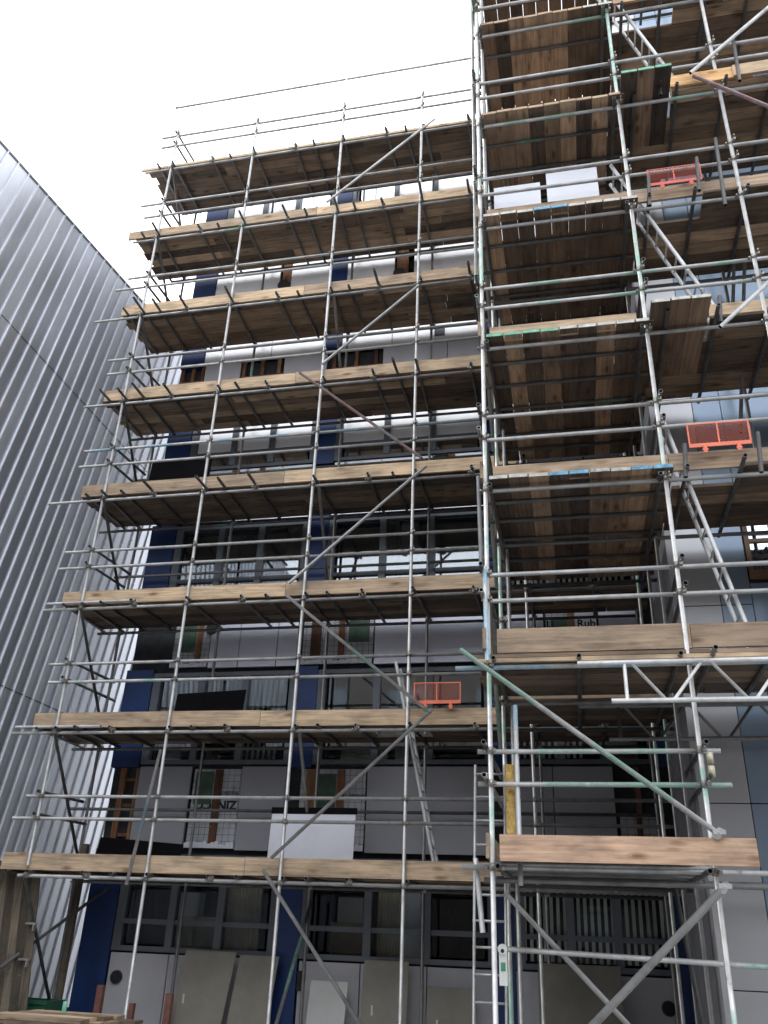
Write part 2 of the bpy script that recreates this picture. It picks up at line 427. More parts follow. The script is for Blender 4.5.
# cross braces front to back at the left end
for k in range(0, 8):
    y0, y1 = (YF, YB)
    MB().tube((-7.6, y0-.1, ZL(k)-.05), (-7.6, y1, ZL(k)-1.75), 'galvd').build('brace', sc1)
for k in (3, 5, 1):
    MB().tube((-3.83, YF+.05, ZL(k)+.1), (-3.83, YB, ZL(k)-1.7), 'galv').build('brace', sc1)
MB().tube((-4.0, YF+.4, 0.1), (-3.75, YB-.2, 1.9), 'galvd').build('brace', sc1)
MB().tube((-7.9, YF+.2, .9), (-7.05, YB+.05, 2.0), 'galvd').build('brace', sc1)

# ================================================================ TOWER SCAFFOLD
TY, TM, TB = 8.57, 10.1, 11.6
TX0, TX1, TX2, TX3 = -.79, 1.17, 2.51, 3.95
sc2 = thing('tower_scaffold', 'deep nearer scaffold tower on the right with front-to-back boards and returning bays', 'scaffold', (TX0, TY, 0))
for x, y, z0, z1, mt in [(TX0, TY, 0, 14.6, 'galvg'), (TX1, TY, 0, 19, 'galvg'), (TX2, TY, 0, 19, 'galv'), (TX3, TY, 0, 19, 'galv'),
                         (TX0+.02, TM, 0, 18, 'galvg'), (TX0+.02, TB, 0, 18, 'galvg'), (TX0+.1, TM+.35, 0, 12, 'galv'), (TX1, TM, 0, 18, 'galvd'), (TX1, TB-.2, 0, 18, 'galvd'), (TX1+.07, TM-.3, 0, 3.4, 'galvd'),
                         (TX2, TM, 0, 18, 'galvd'), (TX3, TM, 0, 18, 'galvd'), (TX0-.08, TY+.12, 9.2, 16.0, 'galvd'), (TX0+.06, TY+.25, 10.9, 18, 'galv')]:
    MB().tube((x, y, z0), (x, y, z1), mt).build('standard', sc2)
# blue-flaked upright standing inside the first lift, and the short green one at the corner
MB().tube((-.54, TY+.06, 1.95), (-.54, TY+.06, 3.62), 'galvb').build('standard', sc2)
MB().tube((-.9, TY+.1, 1.55), (-.96, TY+.1, 2.18), 'galvg').build('standard', sc2)
MB().tube((-.8, TY-.06, 4.05), (-.81, TY-.06, 5.1), 'galvb').build('standard', sc2)
MB().tube((-.86, TY+.1, 5.2), (-.88, TY+.1, 6.3), 'galvd').build('standard', sc2)
for x, z0, z1 in [(1.36, 6.0, 6.42), (2.12, 6.0, 6.5), (1.38, 9.95, 10.5), (1.98, 8.0, 8.4), (2.0, 10.1, 10.7), (2.27, 9.8, 11.0), (2.75, 12.0, 12.9), (1.72, 11.95, 12.6)]:
    MB().tube((x, TY-.12, z0), (x+.04, TY-.1, z1), 'galvk').build('standard', sc2)
cp = []; trans = []
gz = [(.78, 1.09), (.67, .97), (.68, 1.0), (.64, .96), (.63, .93), (.6, .92), (.7, 1.0), (.7, 1.0)]
for k in range(8):
    z = ZL(k) + (.03, -.06, 0, 0, 0, -.02, .0, 0)[k]
    xr = 6.5
    if k == 0:
        MB().tube((TX0-.3, TY+.05, z+.0), (TX0+.12, TY+.05, z-.0), 'galv').build('ledger', sc2)
        MB().tube((TX0-.1, TY+.3, z+.02), (6.5, TY+.3, z+.02), 'galvg').build('ledger', sc2)
        MB().tube((TX0-.1, TY+.2, z-.1), (6.5, TY+.2, z-.1), 'galvd').build('ledger', sc2)
    else:
        MB().tube((TX0-(.35 if k == 1 else .05), TY+.05, z), (xr, TY+.05, z), 'galvb' if k == 1 else ('galvg' if k in (5,) else 'galv')).build('ledger', sc2)
    for y in (TM+.05, TB-.02): MB().tube((TX0-.1, y, z), (6.5 if y < 11 else 1.3, y, z), 'galvd').build('ledger', sc2)
    g1, g2 = gz[k]; z_ = ZL(k)
    for n_, g in enumerate((g1, g2)):
        right = 6.5 if k else (1.42, 1.36)[n_]
        MB().tube((TX0-.03-(.1 if k == 0 else 0), TY+.05, z_+g), (right, TY+.05, z_+g), 'galvg' if (k in (0, 3)) else 'galv').build('guard_rail', sc2)
        # rails down the exposed left side of the tower
        MB().tube((TX0-.05, TY-.16, z_+g+.055), (TX0-.05, TB+.1, z_+g+.055), 'galvd' if n_ else 'galvg').build('guard_rail', sc2)
        if k < 4: MB().tube((TX1+.05, TY-.12, z_+g+.055), (TX1+.05, TM+.3, z_+g+.055), 'galvd').build('guard_rail', sc2)
    if k > 1: MB().tube((TX1+.15, TM+.05, z_+1.0), (6.5, TM+.05, z_+1.0), 'galvd').build('guard_rail', sc2)
    # transoms
    if k >= 2:
        for y in (TY+.45, TY+.95, TY+1.5, TY+2.2, TB-.4):
            trans.append((dist((0, y, z)), MB().tube((TX0-.06, y, z+.05), (TX1+.08, y, z+.05), 'galvd', seg=8)))
        for x in (TX0+.06, TX1-.06): trans.append((dist((x, TY, z)), MB().tube((x, TY-.12, z+.0), (x, TB+.1, z+.0), 'galvd', seg=8)))
    else:
        for x in ((TX0+.06, .12, TX1-.08) if k else (TX0+.06, TX1-.06)):
            trans.append((dist((x, TY, z)), MB().tube((x, TY-.14, z+.05*k), (x, TB+.1, z+.05*k), 'galvd', seg=8)))
    if k:
        for x in (TX1+.22, 1.95, TX2+.08, 3.2, TX3+.06, 4.8):
            trans.append((dist((x, TY, z)), MB().tube((x, TY-.1-random.choice((0, .06, .2)), z+.05), (x, TM+.2, z+.05), 'galvd', seg=8)))
    for x in (TX0, TX1, TX2):
        for zz in (z, z_+g1, z_+g2): cp.append(coupler((x, TY, zz)))
    for y in (TM, TB):
        for zz in (z, z_+g1, z_+g2): cp.append(coupler((TX0+.02, y, zz), 'y'))
        cp.append(coupler((TX1, y, z)))
    # decks
    zd = z+.078
    if k == 0:
        d = MB(); planks(d, TX0+.06, TX1+.0, TY-.06, TB-.1, zd, 'y', 'decky', tones=(.0, .35), band=('band', 'band', 'bandb', 'band', 'bandb', 'band')); d.build('deck', sc2)
        # close-set bearers below the first deck
        for y in (TY+.3, TY+.6, TY+1.0, TY+1.5, TY+2.0): MB().tube((TX0-.05, y, z+.05), (TX1+.05, y, z+.05), 'galvg' if y < TY+.5 else 'galvd').build('bearer', sc2)
    elif k == 1:
        d = MB(); planks(d, TX0-.15, 6.5, TY-.02, TM+.1, zd, 'x', 'deckx', tones=(.1, .7), holes=[(1.25, 2.05, TY+.1, 9.1)]); d.build('deck', sc2)
        d = MB(); planks(d, TX0-.1, TX1+.1, TM+.15, TB+.02, zd, 'x', 'deckx', tones=(.1, .6)); d.build('deck', sc2)
    else:
        d = MB(); fr = TY-.1
        band = {2: ('band', 'bandb', 'band', 'bandb'), 3: ('bandg', 'band', 'band'), 4: ('band', 'bandb', 'band', 'band'), 5: ('toe',), 6: ('toe', 'toe', 'band'), 7: ('toe',)}[k]
        planks(d, TX0+.05, TX1+.12, fr, TB-.02, zd, 'y', 'decky', tones=(.2, 1.) if k > 2 else (.1, .7), band=band, jag=.007)
        d.build('deck', sc2)
        d = MB(); hole = [(1.2, {2: 2.0, 4: 2.07, 6: 2.15}.get(k, 1.9), TY-.1, 9.1)]
        planks(d, TX1+.09, 6.5, TY-.02, TM+.12, zd, 'x', 'deckx', tones=(.25, 1.) if k > 3 else (.1, .7), holes=hole); d.build('deck', sc2)
    if k in (3, 5):   # loose boards laid front to back over the ladder bay
        d = MB(); planks(d, 1.2, 1.86, 8.14, TM+.1, zd+.0, 'y', 'decky', tones=(.1, .6), band=(('band',) if k == 3 else ('bandg',)), jag=.01); d.build('deck', sc2)
    # toe boards
    zt = z_+.08
    if k == 0:
        MB().box((TX0+.08, TY-.12, z_+.075), (1.53, TY-.085, z_+.305), 'toeo', .35).build('toe_board', sc2, label='pinkish orange toe board, longer than the deck behind it')
        MB().box((TX0-.05, TY-.1, zt+.02), (TX0-.015, TB, zt+.24), 'toey', .5).build('toe_board', sc2)
    elif k in (1, 2, 3, 4):
        MB().box((TX0+.09, TY+.0, zt), (TX1-.1 if k == 3 else 1.22, TY+.035, zt+(.26 if k == 1 else .215)), 'toe', (.2, .2, .35, .6, .3)[k]).build('toe_board', sc2)
        MB().box((1.9 if k == 3 else 1.226, TY+.0, zt+.005), (6.5, TY+.035, zt+(.25 if k == 1 else .22)), 'toe', (.2, .1, .2, .7, .35)[k]).build('toe_board', sc2)
        if k == 1: MB().box((TX0-.1, TY-.075, z+.02), (6.5, TY-.04, z+.062), 'toe', .8).build('toe_board', sc2)
        MB().box((TX0-.05, TY-.1, zt+.02), (TX0-.015, TB, zt+.24), 'toey', .4).build('toe_board', sc2)
    elif k == 5:
        MB().box((1.88, TY-.07, zt), (2.95, TY-.035, zt+.22), 'toeo', .95).build('toe_board', sc2, label='bright orange toe board')
        MB().box((2.7, TY-.11, zt-.01), (6.5, TY-.075, zt+.2), 'toe', .7).build('toe_board', sc2)
    elif k == 6:
        MB().box((TX1+.1, TY-.07, zt), (6.5, TY-.035, zt+.2), 'toeo', .6).build('toe_board', sc2)
emit_parts(trans, 'transom', sc2)
emit_parts(cp, 'coupler', sc2)
for a, b, y, mt in [((-1.07, 4.16), (1.23, 2.40), TY-.12, 'galvg'), ((1.21, 1.97), (-.88, .05), TY-.12, 'galvt'), ((2.14, 12.25), (3.9, 13.9), TY-.16, 'galv'),
                    ((2.18, 12.24), (4.2, 10.3), TY-.12, 'galvr'), ((1.96, 7.92), (3.9, 9.75), TY-.14, 'galv')]:
    MB().tube((a[0], y, a[1]), (b[0], y, b[1]), 'galv' if mt == 'galvt' else mt, r=.033 if mt == 'galvt' else .0265).build('brace', sc2)
MB().tube((-.74, 9.3, 1.92), (1.1, 9.3, .1), 'galvg').build('brace', sc2)
MB().tube((-.72, 9.25, 1.42), (4.2, 9.25, 1.30), 'galvg').build('brace', sc2)
MB().tube((2.98, 9.9, 12.4), (2.5, 9.9, 9.3), 'galvd').build('brace', sc2)
MB().tube((2.95, 9.9, 15.6), (2.65, 9.9, 12.2), 'galvr').build('brace', sc2)
MB().tube((2.75, 9.8, 10.1), (2.3, 9.8, 7.3), 'galvd').build('brace', sc2)
for k in range(1, 7):
    MB().tube((TX0-.02, TY+.05, ZL(k)+1.2), (TX0-.02, TM, ZL(k)-.6), 'galvg').build('brace', sc2)
    MB().tube((TX0-.07, TM, ZL(k)+1.0), (TX0-.07, TB, ZL(k)-.7), 'galv').build('brace', sc2)
MB().tube((1.15, TM-.1, .05), (1.0, TM+.4, 2.05), 'galvd').build('brace', sc2)
for x, z in ((1.21, 1.98), (1.22, 2.42)):
    MB().tube((x-.02, TY-.16, z-.03), (x+.03, TY-.02, z+.02), 'galvg', r=.036, seg=10, hollow=False).box((x-.05, TY-.17, z-.02), (x+.06, TY-.11, z+.02), 'galvg').build('swivel_clamp', sc2)
# lattice girders
def girder(y, z1, z0, xa, xb, x0v, mat, name):
    m = MB(); m.tube((xa, y, z0), (xb, y, z0), mat); m.tube((.1, y, z1), (xb, y, z1), mat)
    m.tube((x0v, y, z0), (x0v, y, z1), mat, r=.019)
    x = x0v+.06; st = .37; i = 0
    while x < xb - .4:
        m.tube((x, y, z1 if i % 2 == 0 else z0), (x+.3, y, z0 if i % 2 == 0 else z1), mat, r=.017, seg=8)
        x += .3 + .07; i += 1
    m.build(name, sc2)
girder(TY-.1, 3.99, 3.61, .4, 6.5, .55, 'alu', 'lattice_girder')
girder(TM+.1, 3.98, 3.6, .42, 6.5, .55, 'galvd', 'lattice_girder')
# pale sleeve couplers and scaffold tag
for p in [(1.19, TY-.05, 2.95), (1.19, TY-.05, 3.07)]:
    MB().tube((p[0]+.05, p[1]-.03, p[2]-.05), (p[0]+.05, p[1]-.03, p[2]+.05), 'brass', r=.03, seg=8, hollow=False).build('sleeve', sc2)
MB().tube((-.62, TY+.15, 2.4), (-.62, TY+.15, 3.05), 'foam', r=.045, seg=10).build('foam_sleeve', sc2)
tg = thing('scaffold_tag', 'white inspection tag with green insert clipped to the tower standard by the ladder', 'tag', (-.745, TY-.03, 1.12))
MB().box((-.785, TY+.42, 1.12), (-.71, TY+.44, 1.42), 'tagw').tube((-.75, TY+.40, 1.42), (-.75, TY+.44, 1.42), 'tagw', r=.045, seg=12, hollow=False).build('holder', tg)
MB().box((-.768, TY+.414, 1.24), (-.727, TY+.419, 1.31), 'tagg').build('insert', tg)
MB().tube((-.75, TY+.412, 1.405), (-.75, TY+.399, 1.405), 'ink', r=.018, seg=10, hollow=False).build('lock_hole', tg)

# ================================================================ LADDERS
def ladder(label, foot, top, across, width, mat='alu', r=.024, step=.25, group='ladders tied to the scaffold'):
    foot = Vector(foot); top = Vector(top); ac = Vector(across).normalized()*width
    t = thing('ladder', label, 'ladder', foot, group)
    for o in (0, 1):
        MB().tube(foot+ac*o, top+ac*o, mat, r=r, seg=10).build('stile', t)
    d = top-foot; L = d.length; n = int(L/step); d.normalize()
    for i in range(1, n+1):
        p = foot+d*(i*step-.08)
        MB().tube(p-ac*.06, p+ac*1.06, mat, r=.0125, seg=8, hollow=False).build('rung', t)
    return t
ladder('ladder between the first and second left decks, passing behind the orange mesh guard bay', (-1.86, 12.12, ZL(0)+.12), (-2.5, 12.12, 5.15), (0, 1, 0), .36)
ladder('thin steel upright ladder against the left corner of the near tower at ground level', (-1.15, 9.95, 0), (-1.09, 9.95, 3.27), (1, 0, 0), .33, 'galv', .017, .25)
ladder('aluminium ladder leaning from the girder-level deck up to the deck with the bright orange guard', (1.84, 8.68, ZL(1)+.06), (1.22, 8.68, 6.95), (0, 1, 0), .33)
ladder('aluminium ladder rising through the hatch beside the faded red mesh guard', (2.08, 8.68, ZL(3)+.13), (.99, 8.68, 11.0), (0, 1, 0), .33)
ladder('topmost ladder, reaching up from the deck with the bright orange toe board', (2.1, 8.68, ZL(5)+.12), (1.12, 8.68, 15.1), (0, 1, 0), .33)

# ================================================================ BRICK GUARDS (mesh panels)
def mesh_guard(label, x0, x1, y, z0, z1, mat, skew=0):
    t = thing('mesh_guard', label, 'mesh guard', (x0, y, z0), 'plastic mesh guards hung on the toe boards')
    f = MB(); f.box((x0, y, z0), (x1, y+.012, z0+.045), mat)
    for xa in (x0, (x0+x1)/2-.012, x1-.014): f.box((xa, y-.001, z0+.04), (xa+.016, y+.013, z1), mat)
    f.box((x0, y+.001, z1-.014), (x1, y+.011, z1), mat); f.build('rim', t)
    m = MB(); s = .042; w = x1-x0; h = z1-z0-.05
    n = int((w+h)/s)
    for i in range(n):
        u = i*s
        a0 = max(0, u-h); a1 = min(w, u)
        if a1 - a0 < .01: continue
        m.beam((x0+a0, y+.006, z0+.045+(u-a0)), (x0+a1, y+.006, z0+.045+(u-a1)), .0022, .0045, mat, up=(0, 1, 0))
        m.beam((x1-a0, y+.009, z0+.045+(u-a0)), (x1-a1, y+.009, z0+.045+(u-a1)), .0022, .0045, mat, up=(0, 1, 0))
    m.build('mesh', t)
    for xa in (x0+w*.22, x0+w*.76):
        MB().box((xa, y-.012, z0-.075), (xa+.04, y-.002, z0+.02), mat).box((xa-.01, y-.014, z0-.05), (xa+.05, y-.003, z0-.03), mat).build('hook', t)
mesh_guard('faded red mesh guard on the toe board near the top of the tower', 1.40, 2.06, TY-.12, 10.29, 10.58, 'redorange')
mesh_guard('orange mesh guard on the right toe board between the tower and the frame edge', 1.44, 2.08, TY-.12, 6.36, 6.66, 'orange')
mesh_guard('orange mesh guard at the right end of the second left deck', -2.13, -1.47, YF-.1, 4.40, 4.70, 'orange')

# ================================================================ LOOSE SHEETS
def sheet(name, label, x0, x1, z0, z1, y, mat, lean=.0, tilt=0, thick=.012, group=None, slot=False, border=None):
    t = thing(name, label, 'sheet', ((x0+x1)/2, y, z0), group)
    m = MB(); dx = tilt
    pts = [(x0, y, z0), (x1, y, z0), (x1+dx, y+lean, z1), (x0+dx, y+lean, z1)]
    m.poly(pts, mat, thick, (0, 1, 0)); m.build('board', t)
    if border:
        b = MB(); b.poly([(x0+dx-.01, y+lean-.006, z1-.0), (x1+dx+.02, y+lean-.006, z1-.0), (x1+dx+.02, y+lean-.006, z1+.09), (x0+dx-.01, y+lean-.006, z1+.09)], border, .02, (0, 1, 0)); b.build('top_edge', t)
    if slot:
        cx = x0+(x1-x0)*.22; cz = z0+(z1-z0)*.45; yy = y+lean*.45
        MB().box((cx, yy-.004, cz), (cx+.03, yy-.001, cz+.12), 'cemwhite').build('sticker', t)
G = 'cement boards leaning against the ground floor'
sheet('leaning_board', 'left olive grey cement board leaning under the first ground window', -5.72, -4.95, 0, 1.2, 12.75, 'cement', .2, .09, slot=True, group=G)
sheet('leaning_board', 'second olive grey cement board, just left of the blue column by the long brace', -4.88, -4.3, 0, 1.17, 12.78, 'cement', .2, .07, group=G)
sheet('leaning_board', 'pale off-white board leaning low to the right of the blue column', -3.75, -3.22, 0, .9, 12.8, 'cemwhite', .15, .02, group=G)
sheet('leaning_board', 'olive grey cement board leaning behind the fourth upright', -2.98, -2.36, 0, 1.18, 12.75, 'cement', .2, .0, slot=True, group=G)
sheet('leaning_board', 'short olive grey cement board leaning left of the upright ladder', -2.1, -1.5, 0, .9, 12.8, 'cement', .15, .0, slot=True, group=G)
sheet('leaning_board', 'wide dark grey board leaning under the near tower', -.62, .44, 0, 1.24, 12.75, 'cement', .2, .0, group=G)
sheet('white_sheet', 'large white sheet with black top edge standing on the lowest left deck', -4.36, -3.1, ZL(0)+.12, 3.03, 12.45, 'whiteboard', .06, border='blacksheet')
GB = 'white boards on the tower deck'
sheet('white_board', 'smaller left one of two white boards standing on the tower deck', -.63, .03, ZL(4)+.13, 11.27, 9.0, 'whiteboard', .05, group=GB)
sheet('white_board', 'larger right one of two white boards standing on the tower deck', .12, .83, ZL(4)+.13, 11.42, 9.0, 'whiteboard', .05, group=GB)
t = thing('black_sheet', 'black sheet lying against the wall at the left end of the lowest deck', 'sheet', (-6.6, 12.6, ZL(0)+.12))
MB().poly([(-7.15, 12.6, ZL(0)+.12), (-5.78, 12.6, ZL(0)+.12), (-5.76, 12.65, 2.6), (-7.12, 12.65, 2.68)], 'blacksheet', .015, (0, 1, 0)).build('board', t)
t = thing('black_sheet', 'dark grey sloping sheet standing on the second left deck', 'sheet', (-5.6, 12.6, ZL(1)+.12))
MB().poly([(-6.22, 12.6, ZL(1)+.12), (-5.06, 12.6, ZL(1)+.12), (-5.03, 12.65, 4.92), (-6.2, 12.65, 4.87)], 'blacksheet', .015, (0, 1, 0)).build('board', t)
t = thing('black_sheet', 'black sheet standing on the fourth left deck beside the blue column', 'sheet', (-6.8, 12.6, ZL(3)+.12))
MB().poly([(-7.36, 12.55, ZL(3)+.12), (-6.17, 12.55, ZL(3)+.12), (-6.17, 12.6, 9.22), (-7.36, 12.6, 9.30)], 'blacksheet', .015, (0, 1, 0)).build('board', t)

# ================================================================ MAIN BUILDING
F = 13.2
X0, X1 = -7.46, 1.45
bd = thing('office_building', 'grey panelled office block with blue columns behind the left scaffold, part stripped', 'building', (-3, F, 0))
win = [(1.15, 2.5), (3.86, 5.38), (6.65, 8.15), (9.35, 10.85), (11.87, 14.45), (14.5, 16.65)]
cols = [(-7.46, -6.96), (-4.40, -4.02), (-1.20, -.93), (1.18, 1.45)]
bays = [(-6.95, -4.40), (-4.02, -1.20), (-.93, 1.18)]
# floor slabs / dark stripped wall behind the spandrels
prev = 0
for i, (a, b) in enumerate(win + [(16.95, 16.95)]):
    B((X0, F+.12, prev), (X1, F+.45, a), 'membrane').build('spandrel_wall', bd); prev = b
B((X0, F-.05, 16.95), (X1, F+4, 17.1), 'frame').build('roof_edge', bd)
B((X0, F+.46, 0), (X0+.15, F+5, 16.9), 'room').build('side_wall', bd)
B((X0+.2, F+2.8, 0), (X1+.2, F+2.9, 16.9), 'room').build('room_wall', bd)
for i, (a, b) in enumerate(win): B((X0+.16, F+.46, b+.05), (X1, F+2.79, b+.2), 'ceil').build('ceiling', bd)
for (a, b) in cols:
    for wi, (z0, z1) in enumerate(win):
        B((a, F-.02, z0-.05 if wi else 0), (b, F+.5, z1+.06), 'blue').build('blue_column', bd)
# windows
def window(x0, x1, z0, z1, lights, trz, gmat, fill):
    w = MB(); y = F
    w.box((x0, y, z0), (x1, y+.1, z0+.07), 'frame').box((x0, y, z1-.07), (x1, y+.1, z1), 'frame')
    w.box((x0, y, z0+.07), (x0+.14, y+.1, z1-.07), 'frame').box((x1-.1, y, z0+.07), (x1, y+.1, z1-.07), 'frame')
    xs = [x0+.14+(x1-x0-.24)*i/lights for i in range(1, lights)]
    for xm in xs: w.box((xm-.055, y-.02, z0+.071), (xm+.055, y+.1, z1-.071), 'frame')
    if trz:
        w.box((x0+.14, y+.005, trz-.035), (x1-.1, y+.095, trz+.035), 'frame')
    o = w.build('window', bd)
    edges = [x0+.14] + xs + [x1-.1]
    for a, b in zip(edges, edges[1:]):
        zs = [z0+.07] + ([trz] if trz else []) + [z1-.07]
        for c, d in zip(zs, zs[1:]):
            B((a+.05, y+.045, c+.03), (b-.05, y+.055, d-.03), gmat).build('pane', o)
    for (kind, a, b) in fill:
        if kind == 'blind':
            m = MB(); x = a
            while x < b:
                m.beam((x, y+.09, z0+.1), (x+.02, y+.09, z1-.05), .046, .004, 'blind', up=(.1, 1, 0)); x += .092
            m.build('vertical_blind', o)
        elif kind == 'curtain':
            m = MB(); x = a
            while x < b: m.tube((x, y+.25, z0), (x, y+.25, z1), 'curtain', r=.03, seg=8, hollow=False); x += .05
            m.build('curtain', o)
        elif kind == 'column': B((a, y+.3, z0-.3), (b, y+.6, z1+.2), 'skirt').build('inner_column', o)
        elif kind == 'film': B((a, y+.03, z0+.38), (b, y+.04, z1), 'whitefilm').build('white_film', o)  # white sheet before the pane, painting in its sky reflection
        elif kind == 'shelf':
            m = MB(); m.box((a, y+.9, z0), (b, y+1.2, z0+.5), 'curtain'); m.box((a+.1, y+.89, z0+.5), (a+.5, y+1.1, z0+.85), 'skirt'); m.build('cabinet', o)
fills = {0: [[('curtain', -5.25, -4.75), ('shelf', -6.5, -5.4)], [('column', -2.6, -2.3), ('curtain', -2.9, -2.6), ('shelf', -3.8, -3.2)], [('blind', -.8, 1.05)]],
         1: [[('blind', -5.15, -4.6), ('column', -6.7, -6.4), ('curtain', -5.9, -5.7)], [('column', -2.75, -2.45), ('shelf', -3.8, -3)], [('blind', -.8, .2), ('shelf', .4, 1.0)]],
         2: [[('curtain', -4.85, -4.6), ('shelf', -6.6, -5.2)], [('column', -2.75, -2.45), ('curtain', -3, -2.8), ('shelf', -3.8, -3.2)], [('blind', -.8, 1.0)]],
         3: [[('film', -6.8, -4.5)], [('film', -3.9, -1.3)], [('film', -.8, 1.0)]], 5: [[('film', -6.8, -5.3)], [('film', -3.0, -1.3)], [('film', -.8, 1.0)]]}
for wi in (0, 1, 2, 3, 5):
    z0, z1 = win[wi]
    for bi, (a, b) in enumerate(bays):
        trz = {0: z0+.4, 1: z0+.42, 2: z0+.42, 3: z0+.35, 5: None}[wi]
        window(a, b, z0, z1, 3, trz, 'glassbright' if wi in (3, 5) else ('glassclear' if bi == 2 or wi == 0 else 'glass'), fills.get(wi, [[], [], []])[bi])
# white sheeted zone on the upper floors
def wpanel(x0, x1, z0, z1, mat, name='wall_panel', y=F, tone=.5):
    return B((x0+.008, y, z0+.008), (x1-.008, y+.05, z1-.008), mat, tone).build(name, bd)
for a, b, mid in ((-6.95, -4.40, (-5.5, -5.25)), (-4.02, -1.2, (-3.0, -2.6)), (-.93, 1.18, (0, .3))):
    wpanel(a, mid[0], 11.88, 13.2, 'whitefilm'); wpanel(mid[0], b, 11.88, 13.2, 'whitefilm')
    wpanel(a, mid[0], 13.2, 14.48, 'whitefilm'); wpanel(mid[1], b, 13.2, 14.48, 'whitefilm')
for x, z in ((-5.35, 13.75), (-2.85, 13.7)):
    B((x-.12, F+.06, 13.22), (x+.12, F+.1, 14.4), 'post').build('timber_post', bd)
    MB().tube((x-.05, F-.03, z), (x-.05, F+.06, z), 'ink', r=.13, seg=16, hollow=False).build('round_vent', bd)
B((-2.15, F-.02, 12.0), (-1.95, F, 12.2), 'frame').build('wall_vent', bd)
# spandrels: metal panels, open bays with foil insulation and timber
def panels(xs, z0, z1, mat='spandrel'):
    for a, b in zip(xs, xs[1:]): wpanel(a, b, z0, z1, mat)
def insulation(x0, x1, z0, z1, posts=(), greens=()):
    i = wpanel(x0, x1, z0+.05, z1-.03, 'foil', 'insulation_panel', F+.05)
    for a, b in posts: B((a, F+.02, z0+.06), (b, F+.048, z1-.05), 'post', random.random()).build('timber_post', bd)
    for a, b, c, d in greens: B((a, F+.035, c), (b, F+.046, d), 'green').build('sheathing_board', bd)
    m = MB(); n = int((x1-x0)/.06)
    for q in range(n):   # torn foil edge along the bottom
        xa = x0+q*(x1-x0)/n; h = random.uniform(.02, .07)
        m.box((xa, F+.0, z0+.03), (xa+(x1-x0)/n-.004, F+.03+random.uniform(0, .02), z0+.06+h), 'whiteboard')
    m.build('foil_edge', bd)
z0, z1 = 2.57, 3.83
panels([-6.94, -6.02], z0, z1, 'spandark'); panels([-5.17, -4.42], z0, z1, 'spandark'); panels([-3.12, -1.25], z0, z1, 'spandark'); panels([-.93, -.31, .56], z0, z1, 'spandark')
insulation(-6.0, -5.18, z0, z1, posts=[(-5.62, -5.5)], greens=[(-5.95, -5.65, 3.25, 3.75)])
insulation(-4.2, -3.14, z0, z1, posts=[(-4.1, -3.95), (-3.6, -3.48)], greens=[(-3.92, -3.62, 3.1, 3.72)])
insulation(.6, 1.15, z0, z0+.6, posts=[(.83, .91)])
B((-7.3, F+.05, z0), (-7.2, F+.11, z1), 'post', .6).build('timber_post', bd); B((-7.02, F+.05, z0), (-6.97, F+.11, z1), 'post', .8).build('timber_post', bd)
for zz in (2.75, 3.2, 3.6): B((-7.19, F+.06, zz), (-7.03, F+.1, zz+.05), 'post', .4).build('timber_post', bd)
B((.85, F+.05, z0+.6), (.93, F+.11, z1), 'post', .5).build('timber_post', bd)
z0, z1 = 5.45, 6.62
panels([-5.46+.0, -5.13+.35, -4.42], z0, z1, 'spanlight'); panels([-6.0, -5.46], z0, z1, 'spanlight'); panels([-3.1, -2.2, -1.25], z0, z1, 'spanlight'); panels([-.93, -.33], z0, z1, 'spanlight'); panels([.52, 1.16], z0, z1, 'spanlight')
insulation(-6.7, -6.02, z0, z1, posts=[(-6.27, -6.17)], greens=[(-6.6, -6.3, 5.75, 6.4)])
insulation(-4.35, -3.12, z0, z1, posts=[(-4.2, -4.03), (-3.72, -3.62)], greens=[(-3.55, -3.2, 5.85, 6.4)])
B((.16, F+.03, 5.5), (.49, F+.045, 6.55), 'whiteboard').build('printed_board', bd)
insulation(-.31, .5, z0, z1, posts=[(.04, .15)], greens=[(-.22, .04, 5.6, 6.15)])
MB().tube((-6.0, F-.01, 6.15), (-6.0, F+.045, 6.15), 'ink', r=.11, seg=14, hollow=False).build('round_vent', bd)
z0, z1 = 8.22, 9.32
panels([-6.94, -5.9, -5.0, -4.42], z0, z1); panels([-4.0, -3.1, -2.15, -1.22], z0, z1); panels([-.93, .1, 1.16], z0, z1)
for a, b in ((-6.0, -5.9), (-5.45, -5.35), (-1.9, -1.75)): B((a, F-.03, 9.0), (b, F-.002, 9.3), 'post', .7).build('timber_post', bd)
MB().tube((-2.0, F-.03, 9.15), (-2.0, F-.002, 9.15), 'membrane', r=.18, seg=18, hollow=False).build('round_vent', bd)
z0, z1 = 10.92, 11.86
panels([-6.9, -6.12], z0, z1, 'skirt'); panels([-5.2, -4.3], z0, z1, 'skirt'); panels([-3.17, -1.9, -1.22], z0, z1, 'skirt'); panels([-.93, .1, 1.16], z0, z1, 'skirt')
for a, b in ((-7.45, -6.92), (-6.1, -5.22), (-4.2, -3.2)):
    for q in (0, .45, .85):
        xa = a+(b-a)*q; B((xa, F+.04, z0), (xa+.07, F+.1, z1), 'post', random.random()).build('timber_post', bd)
    B((a, F+.03, 11.45), (b, F+.039, 11.5), 'post', .5).build('timber_post', bd)
# ground floor skirting panels
panels([-6.94, -6.0, -5.1, -4.42], 0, 1.13, 'skirt'); panels([-4.0, -3.1, -2.15, -1.22], 0, 1.13, 'skirt'); panels([-.93, .1, 1.16], 0, 1.13, 'skirt')
for x, z in ((-6.78, .8), (1.02, .78)):
    MB().tube((x, F-.04, z), (x, F-.001, z), 'membrane', r=.09, seg=16).build('round_vent', bd)
B((-4.0, F-.04, .75), (-3.9, F-.002, 1.0), 'ink').build('meter_box', bd)
